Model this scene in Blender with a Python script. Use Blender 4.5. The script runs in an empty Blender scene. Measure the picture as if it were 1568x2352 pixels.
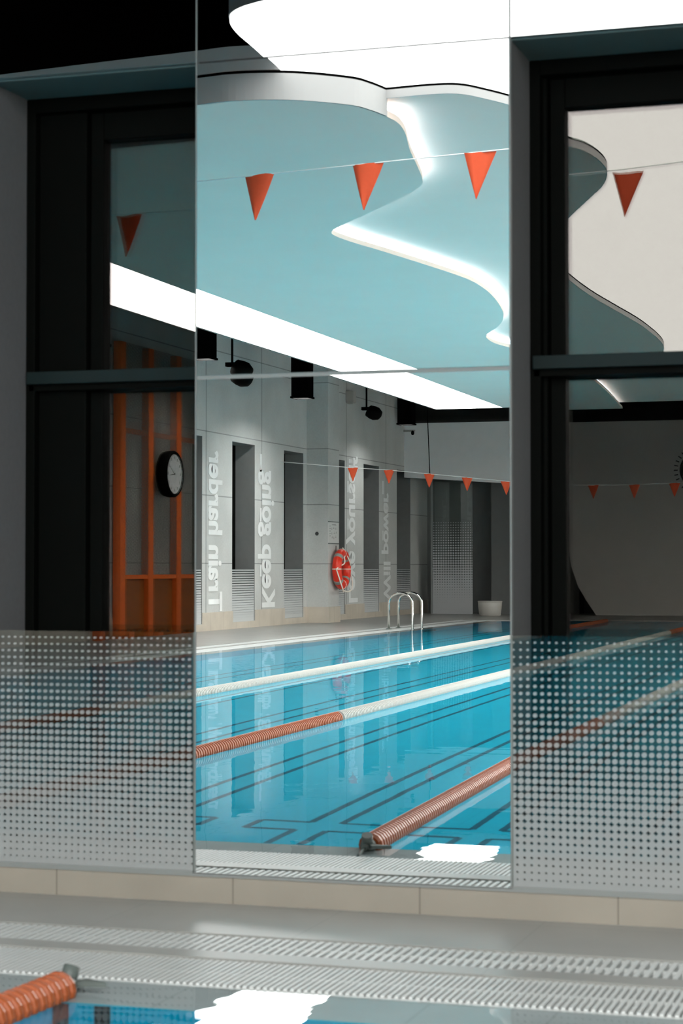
import bpy, bmesh, math, random
from mathutils import Vector, Matrix
random.seed(4)
PI = math.pi
scn = bpy.context.scene
col = scn.collection
M = 5.58            # y of the mirror clad wall; the pool hall lies in front of it (smaller y)
def ry(b):          # distance seen in the mirror -> place in the hall
    return 2 * M - b

# ------------------------------------------------------------------ materials
def new_mat(name):
    m = bpy.data.materials.new(name); m.use_nodes = True
    nt = m.node_tree; nt.nodes.clear()
    out = nt.nodes.new('ShaderNodeOutputMaterial')
    return m, nt, out
def N(nt, t, **k):
    n = nt.nodes.new(t)
    for a, v in k.items():
        if a == 'op': n.operation = v
        else: setattr(n, a, v)
    return n
def math_(nt, op, a, b=None, c=None):
    n = nt.nodes.new('ShaderNodeMath'); n.operation = op
    for i, v in enumerate((a, b, c)):
        if v is None: continue
        if isinstance(v, (int, float)): n.inputs[i].default_value = v
        else: nt.links.new(v, n.inputs[i])
    return n.outputs[0]
def pos(nt):
    g = nt.nodes.new('ShaderNodeNewGeometry'); s = nt.nodes.new('ShaderNodeSeparateXYZ')
    nt.links.new(g.outputs['Position'], s.inputs[0])
    return g.outputs['Position'], s.outputs[0], s.outputs[1], s.outputs[2]
def plain(name, c, rough=.5, metal=0, spec=.5, noise=0, nscale=8, bump=0):
    m, nt, out = new_mat(name)
    b = N(nt, 'ShaderNodeBsdfPrincipled')
    b.inputs['Base Color'].default_value = (*c, 1); b.inputs['Roughness'].default_value = rough
    b.inputs['Metallic'].default_value = metal; b.inputs['Specular IOR Level'].default_value = spec
    if noise or bump:
        n = N(nt, 'ShaderNodeTexNoise'); n.inputs['Scale'].default_value = nscale; n.inputs['Detail'].default_value = 6
        tc = N(nt, 'ShaderNodeTexCoord'); nt.links.new(tc.outputs['Object'], n.inputs['Vector'])
        if noise:
            mx = N(nt, 'ShaderNodeMix', data_type='RGBA')
            nt.links.new(n.outputs['Fac'], mx.inputs[0])
            mx.inputs[6].default_value = (*[v * (1 - noise) for v in c], 1)
            mx.inputs[7].default_value = (*[v * (1 + noise) for v in c], 1)
            nt.links.new(mx.outputs[2], b.inputs['Base Color'])
        if bump:
            bp = N(nt, 'ShaderNodeBump'); bp.inputs['Strength'].default_value = bump
            nt.links.new(n.outputs['Fac'], bp.inputs['Height']); nt.links.new(bp.outputs[0], b.inputs['Normal'])
    nt.links.new(b.outputs[0], out.inputs[0])
    return m
def emit(name, c, s):
    m, nt, out = new_mat(name)
    e = N(nt, 'ShaderNodeEmission'); e.inputs[0].default_value = (*c, 1); e.inputs[1].default_value = s
    nt.links.new(e.outputs[0], out.inputs[0]); return m

def concrete(name, c, joints_z, joints_y, speck=.12):
    """concrete panels: fine specks and thin dark joint lines at given heights / places along the wall"""
    m, nt, out = new_mat(name)
    P, x, y, z = pos(nt)
    n1 = N(nt, 'ShaderNodeTexNoise'); n1.inputs['Scale'].default_value = 1.3; n1.inputs['Detail'].default_value = 8
    n2 = N(nt, 'ShaderNodeTexNoise'); n2.inputs['Scale'].default_value = 30; n2.inputs['Detail'].default_value = 3
    nt.links.new(P, n1.inputs['Vector']); nt.links.new(P, n2.inputs['Vector'])
    f = math_(nt, 'ADD', math_(nt, 'MULTIPLY', n1.outputs[0], .75), math_(nt, 'MULTIPLY', n2.outputs[0], .35))
    r = N(nt, 'ShaderNodeMapRange'); nt.links.new(f, r.inputs[0])
    r.inputs[1].default_value = .35; r.inputs[2].default_value = .8
    r.inputs[3].default_value = 1 - speck; r.inputs[4].default_value = 1 + speck
    fac = r.outputs[0]
    for zz in joints_z:
        d = math_(nt, 'ABSOLUTE', math_(nt, 'SUBTRACT', z, zz))
        k = math_(nt, 'GREATER_THAN', d, .009)
        fac = math_(nt, 'MULTIPLY', fac, math_(nt, 'ADD', math_(nt, 'MULTIPLY', k, .45), .55))
    for yy in joints_y:
        d = math_(nt, 'ABSOLUTE', math_(nt, 'SUBTRACT', y, yy))
        k = math_(nt, 'GREATER_THAN', d, .02)
        fac = math_(nt, 'MULTIPLY', fac, math_(nt, 'ADD', math_(nt, 'MULTIPLY', k, .4), .6))
    vm = N(nt, 'ShaderNodeVectorMath', op='SCALE'); vm.inputs[0].default_value = c
    nt.links.new(fac, vm.inputs['Scale'])
    b = N(nt, 'ShaderNodeBsdfPrincipled'); b.inputs['Roughness'].default_value = .75
    b.inputs['Specular IOR Level'].default_value = .3
    nt.links.new(vm.outputs[0], b.inputs['Base Color']); nt.links.new(b.outputs[0], out.inputs[0])
    return m

def tiles(name, c, sx, sy, ox=0, oy=0, rough=.35, axis='xy', jw=.006, jd=.75, noise=.08):
    """large format tiles with thin joints, laid out in world metres"""
    m, nt, out = new_mat(name)
    P, x, y, z = pos(nt)
    u, v = {'xy': (x, y), 'xz': (x, z), 'yz': (y, z)}[axis]
    def line(a, s, o):
        t = math_(nt, 'WRAP', math_(nt, 'SUBTRACT', a, o), s / 2, -s / 2)
        return math_(nt, 'GREATER_THAN', math_(nt, 'ABSOLUTE', t), jw / 2)
    k = line(u, sx, ox)
    if sy: k = math_(nt, 'MULTIPLY', k, line(v, sy, oy))
    n1 = N(nt, 'ShaderNodeTexNoise'); n1.inputs['Scale'].default_value = 3; n1.inputs['Detail'].default_value = 7
    nt.links.new(P, n1.inputs['Vector'])
    r = N(nt, 'ShaderNodeMapRange'); nt.links.new(n1.outputs[0], r.inputs[0])
    r.inputs[1].default_value = .3; r.inputs[2].default_value = .7
    r.inputs[3].default_value = 1 - noise; r.inputs[4].default_value = 1 + noise
    fac = math_(nt, 'MULTIPLY', r.outputs[0], math_(nt, 'ADD', math_(nt, 'MULTIPLY', k, 1 - jd), jd))
    vm = N(nt, 'ShaderNodeVectorMath', op='SCALE'); vm.inputs[0].default_value = c
    nt.links.new(fac, vm.inputs['Scale'])
    b = N(nt, 'ShaderNodeBsdfPrincipled'); b.inputs['Roughness'].default_value = rough
    nt.links.new(vm.outputs[0], b.inputs['Base Color']); nt.links.new(b.outputs[0], out.inputs[0])
    return m

def glass(name, refl, trans=(.9, .93, .92), tint=(1, 1, 1)):
    """thin pane: lets light through and mirrors a small share of it"""
    m, nt, out = new_mat(name)
    t = N(nt, 'ShaderNodeBsdfTransparent'); t.inputs[0].default_value = (*trans, 1)
    g = N(nt, 'ShaderNodeBsdfGlossy'); g.inputs['Roughness'].default_value = 0; g.inputs[0].default_value = (*tint, 1)
    mx = N(nt, 'ShaderNodeMixShader'); mx.inputs[0].default_value = refl
    nt.links.new(t.outputs[0], mx.inputs[1]); nt.links.new(g.outputs[0], mx.inputs[2]); nt.links.new(mx.outputs[0], out.inputs[0])
    return m

def frit(name, top, bottom, axis='x', c=(.30, .315, .315), refl=.06, pitch=.0205, r0=.16, r1=.66, ox=0.0):
    """glass printed with ceramic dots that grow towards the foot of the pane until they merge"""
    m, nt, out = new_mat(name)
    P, x, y, z = pos(nt)
    u = x if axis == 'x' else y
    a = math_(nt, 'WRAP', math_(nt, 'SUBTRACT', u, ox), pitch / 2, -pitch / 2)
    b = math_(nt, 'WRAP', z, pitch / 2, -pitch / 2)
    d = math_(nt, 'SQRT', math_(nt, 'ADD', math_(nt, 'MULTIPLY', a, a), math_(nt, 'MULTIPLY', b, b)))
    r = N(nt, 'ShaderNodeMapRange'); nt.links.new(z, r.inputs[0])
    r.inputs[1].default_value = top; r.inputs[2].default_value = bottom + .035
    r.inputs[3].default_value = r0 * pitch; r.inputs[4].default_value = r1 * pitch
    dot = math_(nt, 'LESS_THAN', d, r.outputs[0])
    dot = math_(nt, 'MULTIPLY', dot, math_(nt, 'LESS_THAN', z, top))
    dot = math_(nt, 'MAXIMUM', dot, math_(nt, 'LESS_THAN', z, bottom + .035))
    t = N(nt, 'ShaderNodeBsdfTransparent'); t.inputs[0].default_value = (.9, .94, .93, 1)
    df = N(nt, 'ShaderNodeBsdfDiffuse'); df.inputs[0].default_value = (*c, 1)
    g = N(nt, 'ShaderNodeBsdfGlossy'); g.inputs['Roughness'].default_value = 0
    m1 = N(nt, 'ShaderNodeMixShader'); nt.links.new(dot, m1.inputs[0])
    nt.links.new(t.outputs[0], m1.inputs[1]); nt.links.new(df.outputs[0], m1.inputs[2])
    m2 = N(nt, 'ShaderNodeMixShader'); m2.inputs[0].default_value = refl
    nt.links.new(m1.outputs[0], m2.inputs[1]); nt.links.new(g.outputs[0], m2.inputs[2]); nt.links.new(m2.outputs[0], out.inputs[0])
    return m

def mesh_screen(name, pitch=.05, w=.2, c=(.2, .2, .18)):
    m, nt, out = new_mat(name)
    P, x, y, z = pos(nt)
    def ln(a):
        return math_(nt, 'LESS_THAN', math_(nt, 'ABSOLUTE', math_(nt, 'WRAP', a, pitch / 2, -pitch / 2)), pitch * w / 2)
    k = math_(nt, 'MAXIMUM', ln(math_(nt, 'ADD', y, z)), ln(math_(nt, 'SUBTRACT', y, z)))
    t = N(nt, 'ShaderNodeBsdfTransparent')
    df = N(nt, 'ShaderNodeBsdfPrincipled'); df.inputs['Base Color'].default_value = (*c, 1); df.inputs['Metallic'].default_value = .3
    mx = N(nt, 'ShaderNodeMixShader'); nt.links.new(k, mx.inputs[0])
    nt.links.new(t.outputs[0], mx.inputs[1]); nt.links.new(df.outputs[0], mx.inputs[2]); nt.links.new(mx.outputs[0], out.inputs[0])
    return m

def water_mat():
    m, nt, out = new_mat('pool_water')
    P, x, y, z = pos(nt)
    n = N(nt, 'ShaderNodeTexNoise'); n.inputs['Scale'].default_value = 2.2; n.inputs['Detail'].default_value = 2.5
    nt.links.new(P, n.inputs['Vector'])
    bp = N(nt, 'ShaderNodeBump'); bp.inputs['Strength'].default_value = .012; bp.inputs['Distance'].default_value = .1
    nt.links.new(n.outputs[0], bp.inputs['Height'])
    fr = N(nt, 'ShaderNodeFresnel'); fr.inputs['IOR'].default_value = 1.33; nt.links.new(bp.outputs[0], fr.inputs['Normal'])
    rf = N(nt, 'ShaderNodeBsdfRefraction'); rf.inputs['IOR'].default_value = 1.33; rf.inputs['Roughness'].default_value = 0
    rf.inputs[0].default_value = (.93, .99, 1, 1)
    gl = N(nt, 'ShaderNodeBsdfGlossy'); gl.inputs['Roughness'].default_value = 0
    for s in (rf, gl): nt.links.new(bp.outputs[0], s.inputs['Normal'])
    mx = N(nt, 'ShaderNodeMixShader'); nt.links.new(math_(nt, 'MULTIPLY', fr.outputs[0], .75), mx.inputs[0])
    nt.links.new(rf.outputs[0], mx.inputs[1]); nt.links.new(gl.outputs[0], mx.inputs[2]); nt.links.new(mx.outputs[0], out.inputs[0])
    return m

JZ = (1.07, 2.15, 3.165, 4.37)
MAT = dict(
    concrete=concrete('concrete_panels', (.52, .53, .515), JZ, [ry(v) for v in (29.4, 32.0, 36.85, 39.6)]),
    jamb=plain('dark_plaster', (.135, .138, .142), .8, noise=.12, nscale=60),
    soffit=plain('soffit_paint', (.065, .105, .105), .7, noise=.1, nscale=40),
    farwall=plain('far_wall_paint', (.62, .62, .60), .8, noise=.06, nscale=5),
    farwhite=plain('bulkhead_paint', (.74, .74, .74), .8, noise=.05, nscale=5),
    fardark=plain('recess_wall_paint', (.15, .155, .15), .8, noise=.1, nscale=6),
    black=plain('black_metal', (.0025, .003, .0025), .6, spec=.03),
    blackmatt=plain('black_duct', (.008, .009, .008), .8, spec=.2), baffle=plain('black_lamp_housing', (.0025, .0025, .0025), .9, spec=0),
    darktrim=plain('anthracite_trim', (.010, .018, .018), .5, spec=.1), reveal=plain('slot_reveal_shade', (.17, .175, .17), .8, noise=.12, nscale=9),  # reveal: the wall's concrete with its shade put into the colour
    ceil=plain('island_paint', (.90, .725, .64), .9, noise=.03, nscale=2),
    fascia=plain('fascia_paint', (.40, .395, .39), .8),
    plenum=plain('plenum_black', (.002, .002, .002), .95, spec=0),
    deck=tiles('deck_tiles', (.27, .272, .255), .6, .6, .05, 4.9, rough=.35, jd=.86),
    skirt=tiles('beige_skirting_tiles', (.29, .262, .218), .575, 0, -2.094, 0, rough=.5, axis='xz', jw=.005, jd=.6),
    skirty=tiles('beige_skirting_tiles_side', (.55, .49, .41), .575, 0, 0, 0, rough=.5, axis='yz', jw=.01, jd=.7),
    ledge=tiles('wet_ledge_tiles', (.60, .61, .60), .3, 0, 0, 0, rough=.15, jd=.85),
    grate=plain('white_plastic', (.56, .58, .57), .4, noise=.05, nscale=20),
    gutter=plain('gutter_grey', (.10, .105, .10), .6),
    pool=tiles('pool_tiles', (.002, .58, .78), .25, .25, 0, 0, rough=.4, jd=.93, noise=.03),
    lane=plain('lane_mark_tile', (.008, .15, .22), .5),
    brown=plain('brown_strip_colour', (.13, .06, .05), .5),
    water=water_mat(),
    chrome=plain('polished_steel', (.75, .74, .70), .12, metal=1),
    orange=plain('orange_float_plastic', (.34, .065, .006), .38, noise=.12, nscale=35),
    white=plain('white_float_plastic', (.44, .42, .385), .4),
    flag=plain('orange_pennant_cloth', (.70, .082, .022), .75, noise=.06, nscale=60),
    line=plain('white_cord', (.75, .76, .74), .6),
    grey=plain('grey_fitting', (.10, .12, .11), .5),
    red=plain('red_lifebuoy_shell', (.85, .045, .02), .38),
    cream=plain('cream_rope', (.85, .80, .70), .7),
    tape=plain('grey_reflective_tape', (.32, .32, .30), .35),
    opaint=plain('orange_painted_steel', (.72, .13, .02), .4),
    oglass=plain('orange_lit_panel', (.26, .075, .015), .2),
    mesh=mesh_screen('wire_mesh'),
    lettering=plain('light_grey_lettering', (.80, .81, .80), .7, noise=.05, nscale=6),
    paper=plain('printed_board', (.62, .62, .60), .5),
    ink=plain('dark_ink', (.05, .05, .05), .6),
    clockface=plain('clock_face_white', (.75, .78, .80), .4),
    steel=plain('satin_trim', (.22, .235, .23), .4),
    winblack=glass('black_window_glass', .05, (.3, .3, .3)),
    mirror=None, pane=glass('window_glass', .075, (.85, .88, .86), (1, .90, .875)),
    panel=emit('light_panel', (1, .99, .97), 8.0), fill_panel=emit('fill_light_panel', (1, .98, .94), 24.0), lamp=emit('lamp_diffuser', (1, .98, .95), 300.0), lamp3=emit('lamp_diffuser_dim', (1, .98, .95), 130.0),
    membrane=emit('backlit_membrane', (1, 1, .985), 2.6),
    led=emit('cove_led', (.66, .86, 1), 9.0),
    fritA=frit('dotted_glass', .80, .075, 'x', r0=.14, r1=.59, pitch=.0207),
    fritB=frit('dotted_glass_side', .97, .11, 'y', c=(.55, .57, .57), pitch=.04, r0=.3, r1=.6),
    fritC=frit('dotted_glass_far', 2.0, .1, 'x', c=(.42, .43, .44), pitch=.055, r0=.16, r1=.68),
)
m, nt, out = new_mat('mirror_silver')
g = N(nt, 'ShaderNodeBsdfGlossy'); g.inputs[0].default_value = (.93, .955, .95, 1); g.inputs['Roughness'].default_value = 0
nt.links.new(g.outputs[0], out.inputs[0]); MAT['mirror'] = m

# ------------------------------------------------------------------ mesh helpers
class MB:
    def __init__(s): s.v = []; s.f = []; s.sm = []
    def box(s, x0, x1, y0, y1, z0, z1):
        b = len(s.v)
        s.v += [(x, y, z) for z in (z0, z1) for y in (y0, y1) for x in (x0, x1)]
        s.f += [tuple(b + i for i in q) for q in ((0, 2, 3, 1), (4, 5, 7, 6), (0, 1, 5, 4), (2, 6, 7, 3), (0, 4, 6, 2), (1, 3, 7, 5))]
        s.sm += [0] * 6; return s
    def prism(s, poly, z0, z1, T=None):
        """outline poly (x, y) extruded z0..z1; T maps a local point to the world"""
        T = T or (lambda p: p); b = len(s.v); n = len(poly)
        s.v += [T((x, y, z0)) for x, y in poly] + [T((x, y, z1)) for x, y in poly]
        s.f += [tuple(b + i for i in reversed(range(n))), tuple(b + n + i for i in range(n))]
        s.f += [(b + i, b + (i + 1) % n, b + n + (i + 1) % n, b + n + i) for i in range(n)]
        s.sm += [0] * (n + 2); return s
    def ribbon(s, path, z0, z1, w):
        """a thin upright strip that follows a plan path"""
        L = []; R = []
        for i, p in enumerate(path):
            a = Vector(path[max(i - 1, 0)]); c = Vector(path[min(i + 1, len(path) - 1)])
            d = (c - a).normalized(); n = Vector((-d.y, d.x)) * w / 2
            L.append((p[0] + n.x, p[1] + n.y)); R.append((p[0] - n.x, p[1] - n.y))
        b = len(s.v); n = len(path)
        for q in (L, R):
            for zz in (z0, z1): s.v += [(x, y, zz) for x, y in q]
        for i in range(n - 1):
            for a, c in ((0, 1), (3, 2), (1, 3), (2, 0)):
                s.f.append((b + a * n + i, b + a * n + i + 1, b + c * n + i + 1, b + c * n + i)); s.sm.append(0)
        s.f += [(b, b + n, b + 3 * n, b + 2 * n), (b + n - 1, b + 3 * n - 1, b + 4 * n - 1, b + 2 * n - 1)]; s.sm += [0, 0]
        return s
    def tube(s, path, r, k=10, closed=False):
        path = [Vector(p) for p in path]; n = len(path); b = len(s.v)
        up = Vector((0, 0, 1)); prev = None
        for i, p in enumerate(path):
            if closed: d = path[(i + 1) % n] - path[i - 1]
            else: d = path[min(i + 1, n - 1)] - path[max(i - 1, 0)]
            d.normalize()
            if prev is None:
                q = up if abs(d.z) < .9 else Vector((1, 0, 0)); a = d.cross(q).normalized()
            else: a = (prev - d * prev.dot(d)).normalized()
            prev = a; c = d.cross(a); rr = r[i] if isinstance(r, (list, tuple)) else r
            s.v += [tuple(p + (a * math.cos(2 * PI * j / k) + c * math.sin(2 * PI * j / k)) * rr) for j in range(k)]
        for i in range(n if closed else n - 1):
            i2 = (i + 1) % n
            for j in range(k):
                s.f.append((b + i * k + j, b + i * k + (j + 1) % k, b + i2 * k + (j + 1) % k, b + i2 * k + j)); s.sm.append(1)
        if not closed:
            s.f += [tuple(b + j for j in reversed(range(k))), tuple(b + (n - 1) * k + j for j in range(k))]; s.sm += [0, 0]
        return s
    def lathe(s, prof, T, k=24):
        """profile of (radius, height) turned about local z; T maps local to world"""
        b = len(s.v)
        for r, h in prof: s.v += [T((r * math.cos(2 * PI * j / k), r * math.sin(2 * PI * j / k), h)) for j in range(k)]
        for i in range(len(prof) - 1):
            for j in range(k):
                s.f.append((b + i * k + j, b + i * k + (j + 1) % k, b + (i + 1) * k + (j + 1) % k, b + (i + 1) * k + j)); s.sm.append(1)
        s.f += [tuple(b + j for j in reversed(range(k))), tuple(b + (len(prof) - 1) * k + j for j in range(k))]; s.sm += [0, 0]
        return s
    def build(s, name, mat, parent=None, bevel=0, recalc=True):
        me = bpy.data.meshes.new(name); me.from_pydata(s.v, [], s.f); me.validate()
        if recalc: bm = bmesh.new(); bm.from_mesh(me); bmesh.ops.recalc_face_normals(bm, faces=bm.faces); bm.to_mesh(me); bm.free()
        if len(me.polygons) == len(s.sm): me.polygons.foreach_set('use_smooth', [bool(a) for a in s.sm])
        me.materials.append(MAT[mat] if isinstance(mat, str) else mat)
        o = bpy.data.objects.new(name, me); col.objects.link(o)
        if bevel:
            bv = o.modifiers.new('bevel', 'BEVEL'); bv.width = bevel; bv.segments = 2; bv.limit_method = 'ANGLE'
        if parent:
            o.parent = parent; o.matrix_parent_inverse = Matrix.Translation(parent.location).inverted() if parent.type == 'EMPTY' and parent.rotation_euler.z == 0 else parent.matrix_basis.inverted()
        return o
def tag(o, label, cat, group=None, kind=None):
    o['label'] = label; o['category'] = cat
    if group: o['group'] = group
    if kind: o['kind'] = kind
    return o
def struct(o, label=None):
    o['kind'] = 'structure'
    if label: o['label'] = label
    return o
def thing(name, loc, label, cat, group=None):
    e = bpy.data.objects.new(name, None); e.empty_display_size = .1; e.location = loc; col.objects.link(e)
    return tag(e, label, cat, group)
def copy_tree(o, parent=None):
    c = o.copy(); col.objects.link(c)
    if parent: c.parent = parent
    for ch in list(o.children): copy_tree(ch, c)
    return c

# ------------------------------------------------------------------ pool and deck
PX0, PX1 = -8.46, -.42            # water's long edges
PY0, PY1 = ry(36.6), 4.26         # far end, end below the mirrors
X0, X1 = -11.5, 3.0
YB = ry(43.2)
mb = MB()                          # deck slabs around the basin and its gutters
def ring(mb, a, b, z0, z1):
    """frame between offset a and b from the water's edge"""
    mb.box(PX0 - b, PX1 + b, PY1 + a, PY1 + b, z0, z1); mb.box(PX0 - b, PX1 + b, PY0 - b, PY0 - a, z0, z1)
    mb.box(PX0 - b, PX0 - a, PY0 - a, PY1 + a, z0, z1); mb.box(PX1 + a, PX1 + b, PY0 - a, PY1 + a, z0, z1)
ring(mb, .54, .63, -.3, 0)
W = .86
mb.box(X0, PX0 - W, YB, M + .6, -.3, 0); mb.box(PX1 + W, X1, YB, M + .6, -.3, 0)
mb.box(PX0 - W, PX1 + W, PY1 + W, M + .6, -.3, 0); mb.box(PX0 - W, PX1 + W, YB, PY0 - W, -.3, 0)
floor = struct(mb.build('floor', 'deck'), 'grey tiled pool deck')
mb = MB(); ring(mb, .0, .24, -.3, -.022)
struct(mb.build('trim_1', 'ledge'), 'shallow wet grey ledge around the pool')
mb = MB(); ring(mb, .24, .54, -.3, -.1); ring(mb, .63, .86, -.3, -.1)
struct(mb.build('trim_2', 'gutter'), 'grey channels under the gutter gratings')

D = 1.25
mb = MB()                          # basin: floor, four walls
mb.box(PX0 - .2, PX1 + .2, PY0 - .2, PY1 + .2, -D - .2, -D)
mb.box(PX0 - .2, PX0, PY0, PY1, -D, -.301); mb.box(PX1, PX1 + .2, PY0, PY1, -D, -.301)
mb.box(PX0 - .2, PX1 + .2, PY1, PY1 + .2, -D, -.301); mb.box(PX0 - .2, PX1 + .2, PY0 - .2, PY0, -D, -.301)
mb.box(PX0 - .0, PX0 + .012, PY0, PY1, -.301, -.024); mb.box(PX1 - .012, PX1, PY0, PY1, -.301, -.024)
mb.box(PX0, PX1, PY1 - .012, PY1, -.301, -.024); mb.box(PX0, PX1, PY0, PY0 + .012, -.301, -.024)
basin = MB(); basin.v, basin.f, basin.sm = mb.v, mb.f, mb.sm
pool = thing('swimming_pool', ((PX0 + PX1) / 2, (PY0 + PY1) / 2, 0), 'long blue tiled swimming pool with dark lane marks', 'swimming pool')
basin.build('basin', 'pool', pool)
mb = MB(); b = .236
for y, z in ((PY0 - b, -.006), (4.1, -.006), (PY1 + b, -.0082)):      # the sheet dips slightly where it flows over the ledge
    mb.v += [(PX0 - b, y, z), (PX1 + b, y, z)]
mb.f = [(0, 1, 3, 2), (2, 3, 5, 4)]; mb.sm = [0, 0]
wat = mb.build('water', 'water', pool, 0, False); wat['label'] = 'clear blue pool water'
# lane marks: outline crosses, two thin dark lines each
zt = -D + .006
for k, (cx, hw) in enumerate(((-2.09, .07), (-2.85, .075), (-3.72, .095), (-4.80, .10), (-5.83, .10), (-6.93, .11), (-1.3, .07))):
    mb = MB(); lw = .035
    yc = 2.45; arm = .32; ah = .12
    ya, yb_ = yc - ah, yc + ah
    for sx in (-1, 1):
        x = cx + sx * hw; xf = x - .02 * (ya - PY0 - 1.6)
        mb.prism([(xf - lw / 2, PY0 + 1.6), (xf + lw / 2, PY0 + 1.6), (x + lw / 2, ya), (x - lw / 2, ya)], zt - .005, zt)
        mb.box(x - lw / 2, x + lw / 2, yb_, PY1, zt - .005, zt)
        xa, xb = (x, cx + arm) if sx > 0 else (cx - arm, x)
        mb.box(xa, xb, ya - lw / 2, ya + lw / 2, zt - .005, zt); mb.box(xa, xb, yb_ - lw / 2, yb_ + lw / 2, zt - .005, zt)
        mb.box(cx + sx * arm - lw / 2, cx + sx * arm + lw / 2, ya, yb_, zt - .005, zt)
    mb.build('lane_mark', 'lane', pool)
mb = MB()
for x in (-1.915, -2.02): mb.box(x - .019, x + .019, PY1 - .018, PY1 - .012, -1.0, -.03)  # two narrow brown strips set against the basin's end wall
mb.build('brown_strips', 'brown', pool)['label'] = 'brown strips on the end wall of the basin'

def grating(o, w, side, x0, x1, y0, y1, pitch, bar, label):
    mb = MB()
    e = .012
    if side == 'x':
        mb.box(x0, x1, y0, y0 + e, -.03, -.008); mb.box(x0, x1, y1 - e, y1, -.03, -.008)
        mb.box(x0, x1, (y0 + y1) / 2 - e / 2, (y0 + y1) / 2 + e / 2, -.03, -.006)
        n = int((x1 - x0) / pitch)
        for i in range(n):
            x = x0 + (i + .5) * pitch; mb.box(x - bar / 2, x + bar / 2, y0 + e, y1 - e, -.03, -.003)
    else:
        mb.box(x0, x0 + e, y0, y1, -.03, -.008); mb.box(x1 - e, x1, y0, y1, -.03, -.008)
        n = int((y1 - y0) / pitch)
        for i in range(n):
            y = y0 + (i + .5) * pitch; mb.box(x0 + e, x1 - e, y - bar / 2, y + bar / 2, -.03, -.003)
    return tag(mb.build('gutter_grating', 'grate'), label, 'drain grating', 'white gutter gratings')
a, b = .24, .54; c_, d_ = .63, .86
grating(0, 0, 'x', PX0 - b, PX1 + b, PY1 + a, PY1 + b, .0172, .0095, 'broad white overflow grating at the pool end, beside the wet ledge')
grating(0, 0, 'x', PX0 - d_, PX1 + d_, PY1 + c_, PY1 + d_, .0242, .0125, 'narrow coarse white grating nearest the mirror wall')
grating(0, 0, 'y', PX0 - b, PX0 - a, PY0 - a, PY1 + a, .02, .015, 'broad white grating along the pool side by the lettered wall')
grating(0, 0, 'y', PX0 - d_, PX0 - c_, PY0 - c_, PY1 + c_, .028, .022, 'narrow outer white grating along the deck of the lettered wall')
grating(0, 0, 'x', PX0 - b, PX1 + b, PY0 - b, PY0 - a, .02, .015, 'broad white grating across the far pool end by the bin')

# ------------------------------------------------------------------ lane ropes
def lane_rope(x, label, bend, y_end=4.34, seg=((4.305, -1.45, 'orange'), (-1.45, -18.5, 'white'), (-18.5, -25.0, 'orange')), r=.046, z=.006):
    fx = lambda y: x + sum(k * max(0.0, min(L - s_, (4.26 - y) - s_)) for s_, L, k in bend)
    t = thing('lane_rope', (x, y_end, 0), label, 'lane rope', 'lane ropes across the pool')
    pitch = .036
    for y0, y1, mt in seg:
        n = int((y0 - y1) / pitch); prof = []
        for i in range(n):
            h = i * pitch
            prof += [(r * .72, h), (r * .98, h + pitch * .14), (r, h + pitch * .34), (r * .97, h + pitch * .6), (r * .72, h + pitch * .72)]
        prof.append((r * .72, n * pitch))
        mb = MB(); mb.lathe(prof, lambda p, y0=y0: (fx(y0 - p[2]) + p[0], y0 - p[2], z + p[1]), 14)
        o = mb.build('float_section', mt, t); o['label'] = mt + ' ribbed float section'
        for p in o.data.polygons: p.use_smooth = False
    mb = MB(); mb.tube([(fx(y), y, z) for y in (y_end, 4.2, 1.0, -2.0, -6, -12, PY0 - .2)], .006, 6); mb.build('cable', 'steel', t)
    mb = MB()
    mb.lathe([(.012, 0), (.026, .008), (.028, .035), (.014, .045), (.012, .075)], lambda p: (x + p[0], 4.305 + p[2], z + .002 + p[1]), 12)
    mb.tube([(x, y_end, z + .005), (x + .005, y_end + .02, z + .045)], [.02, .02], 10)
    mb.prism([(0, 0), (.095, .02), (.03, .05)], -.006, .006, lambda p: (x + p[0], y_end + p[1], z + .006 + p[2]))
    mb.tube([(x, y_end + .04, z), (x, 4.47, -.02)], .005, 6)
    mb.build('end_fitting', 'grey', t)['label'] = 'dark grey anchor fitting'
    return t
lane_rope(-2.05, 'orange lane rope nearest the mirror corner, its dark end fitting on the ledge', ((0, 3.1, -.05), (3.1, 40, -.02)))
lane_rope(-3.87, 'middle lane rope changing from orange to white floats', ((0, 40, -.021),))
lane_rope(-5.56, 'far lane rope with white floats, closest to the lettered wall', ((0, 40, -.03),))

# ------------------------------------------------------------------ the mirror-clad wall with two window niches
NX = ((-2.912, -2.218), (-1.247, -.555))      # niches
LZ = 2.527; ZT = 5.0; T0 = M + .02            # wall plane behind the mirrors
mb = MB()
mb.box(X0 - .4, NX[0][0], T0, T0 + .55, 0, ZT); mb.box(NX[0][1], NX[1][0], T0, T0 + .55, 0, ZT); mb.box(NX[1][1], X1, T0, T0 + .55, 0, ZT)
mb.box(NX[0][0], NX[0][1], T0, T0 + .55, LZ + .004, ZT); mb.box(NX[1][0], NX[1][1], T0, T0 + .55, LZ + .004, ZT)
mb.box(NX[0][0], NX[0][1], T0, T0 + .55, 0, .07); mb.box(NX[1][0], NX[1][1], T0, T0 + .55, 0, .07)
struct(mb.build('wall_front', 'jamb'), 'dark wall with mirror cladding and two window niches')
mb = MB()
for a, b in NX: mb.box(a, b, T0, T0 + .28, LZ - .004, LZ + .003)
struct(mb.build('trim_3', 'soffit'), 'dark green painted soffits of the window niches')
mb = MB(); mb.box(X0, X1, M - .002, M + .04, 0, .078)
struct(mb.build('baseboard_front', 'skirt'), 'beige tiled skirting under the mirrors')
mb = MB(); mb.box(X0, X1, M - .006, M + .02, .078, .086); struct(mb.build('trim_4', 'steel'), 'pale sealing strip on top of the beige skirting')
mb = MB()
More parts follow.
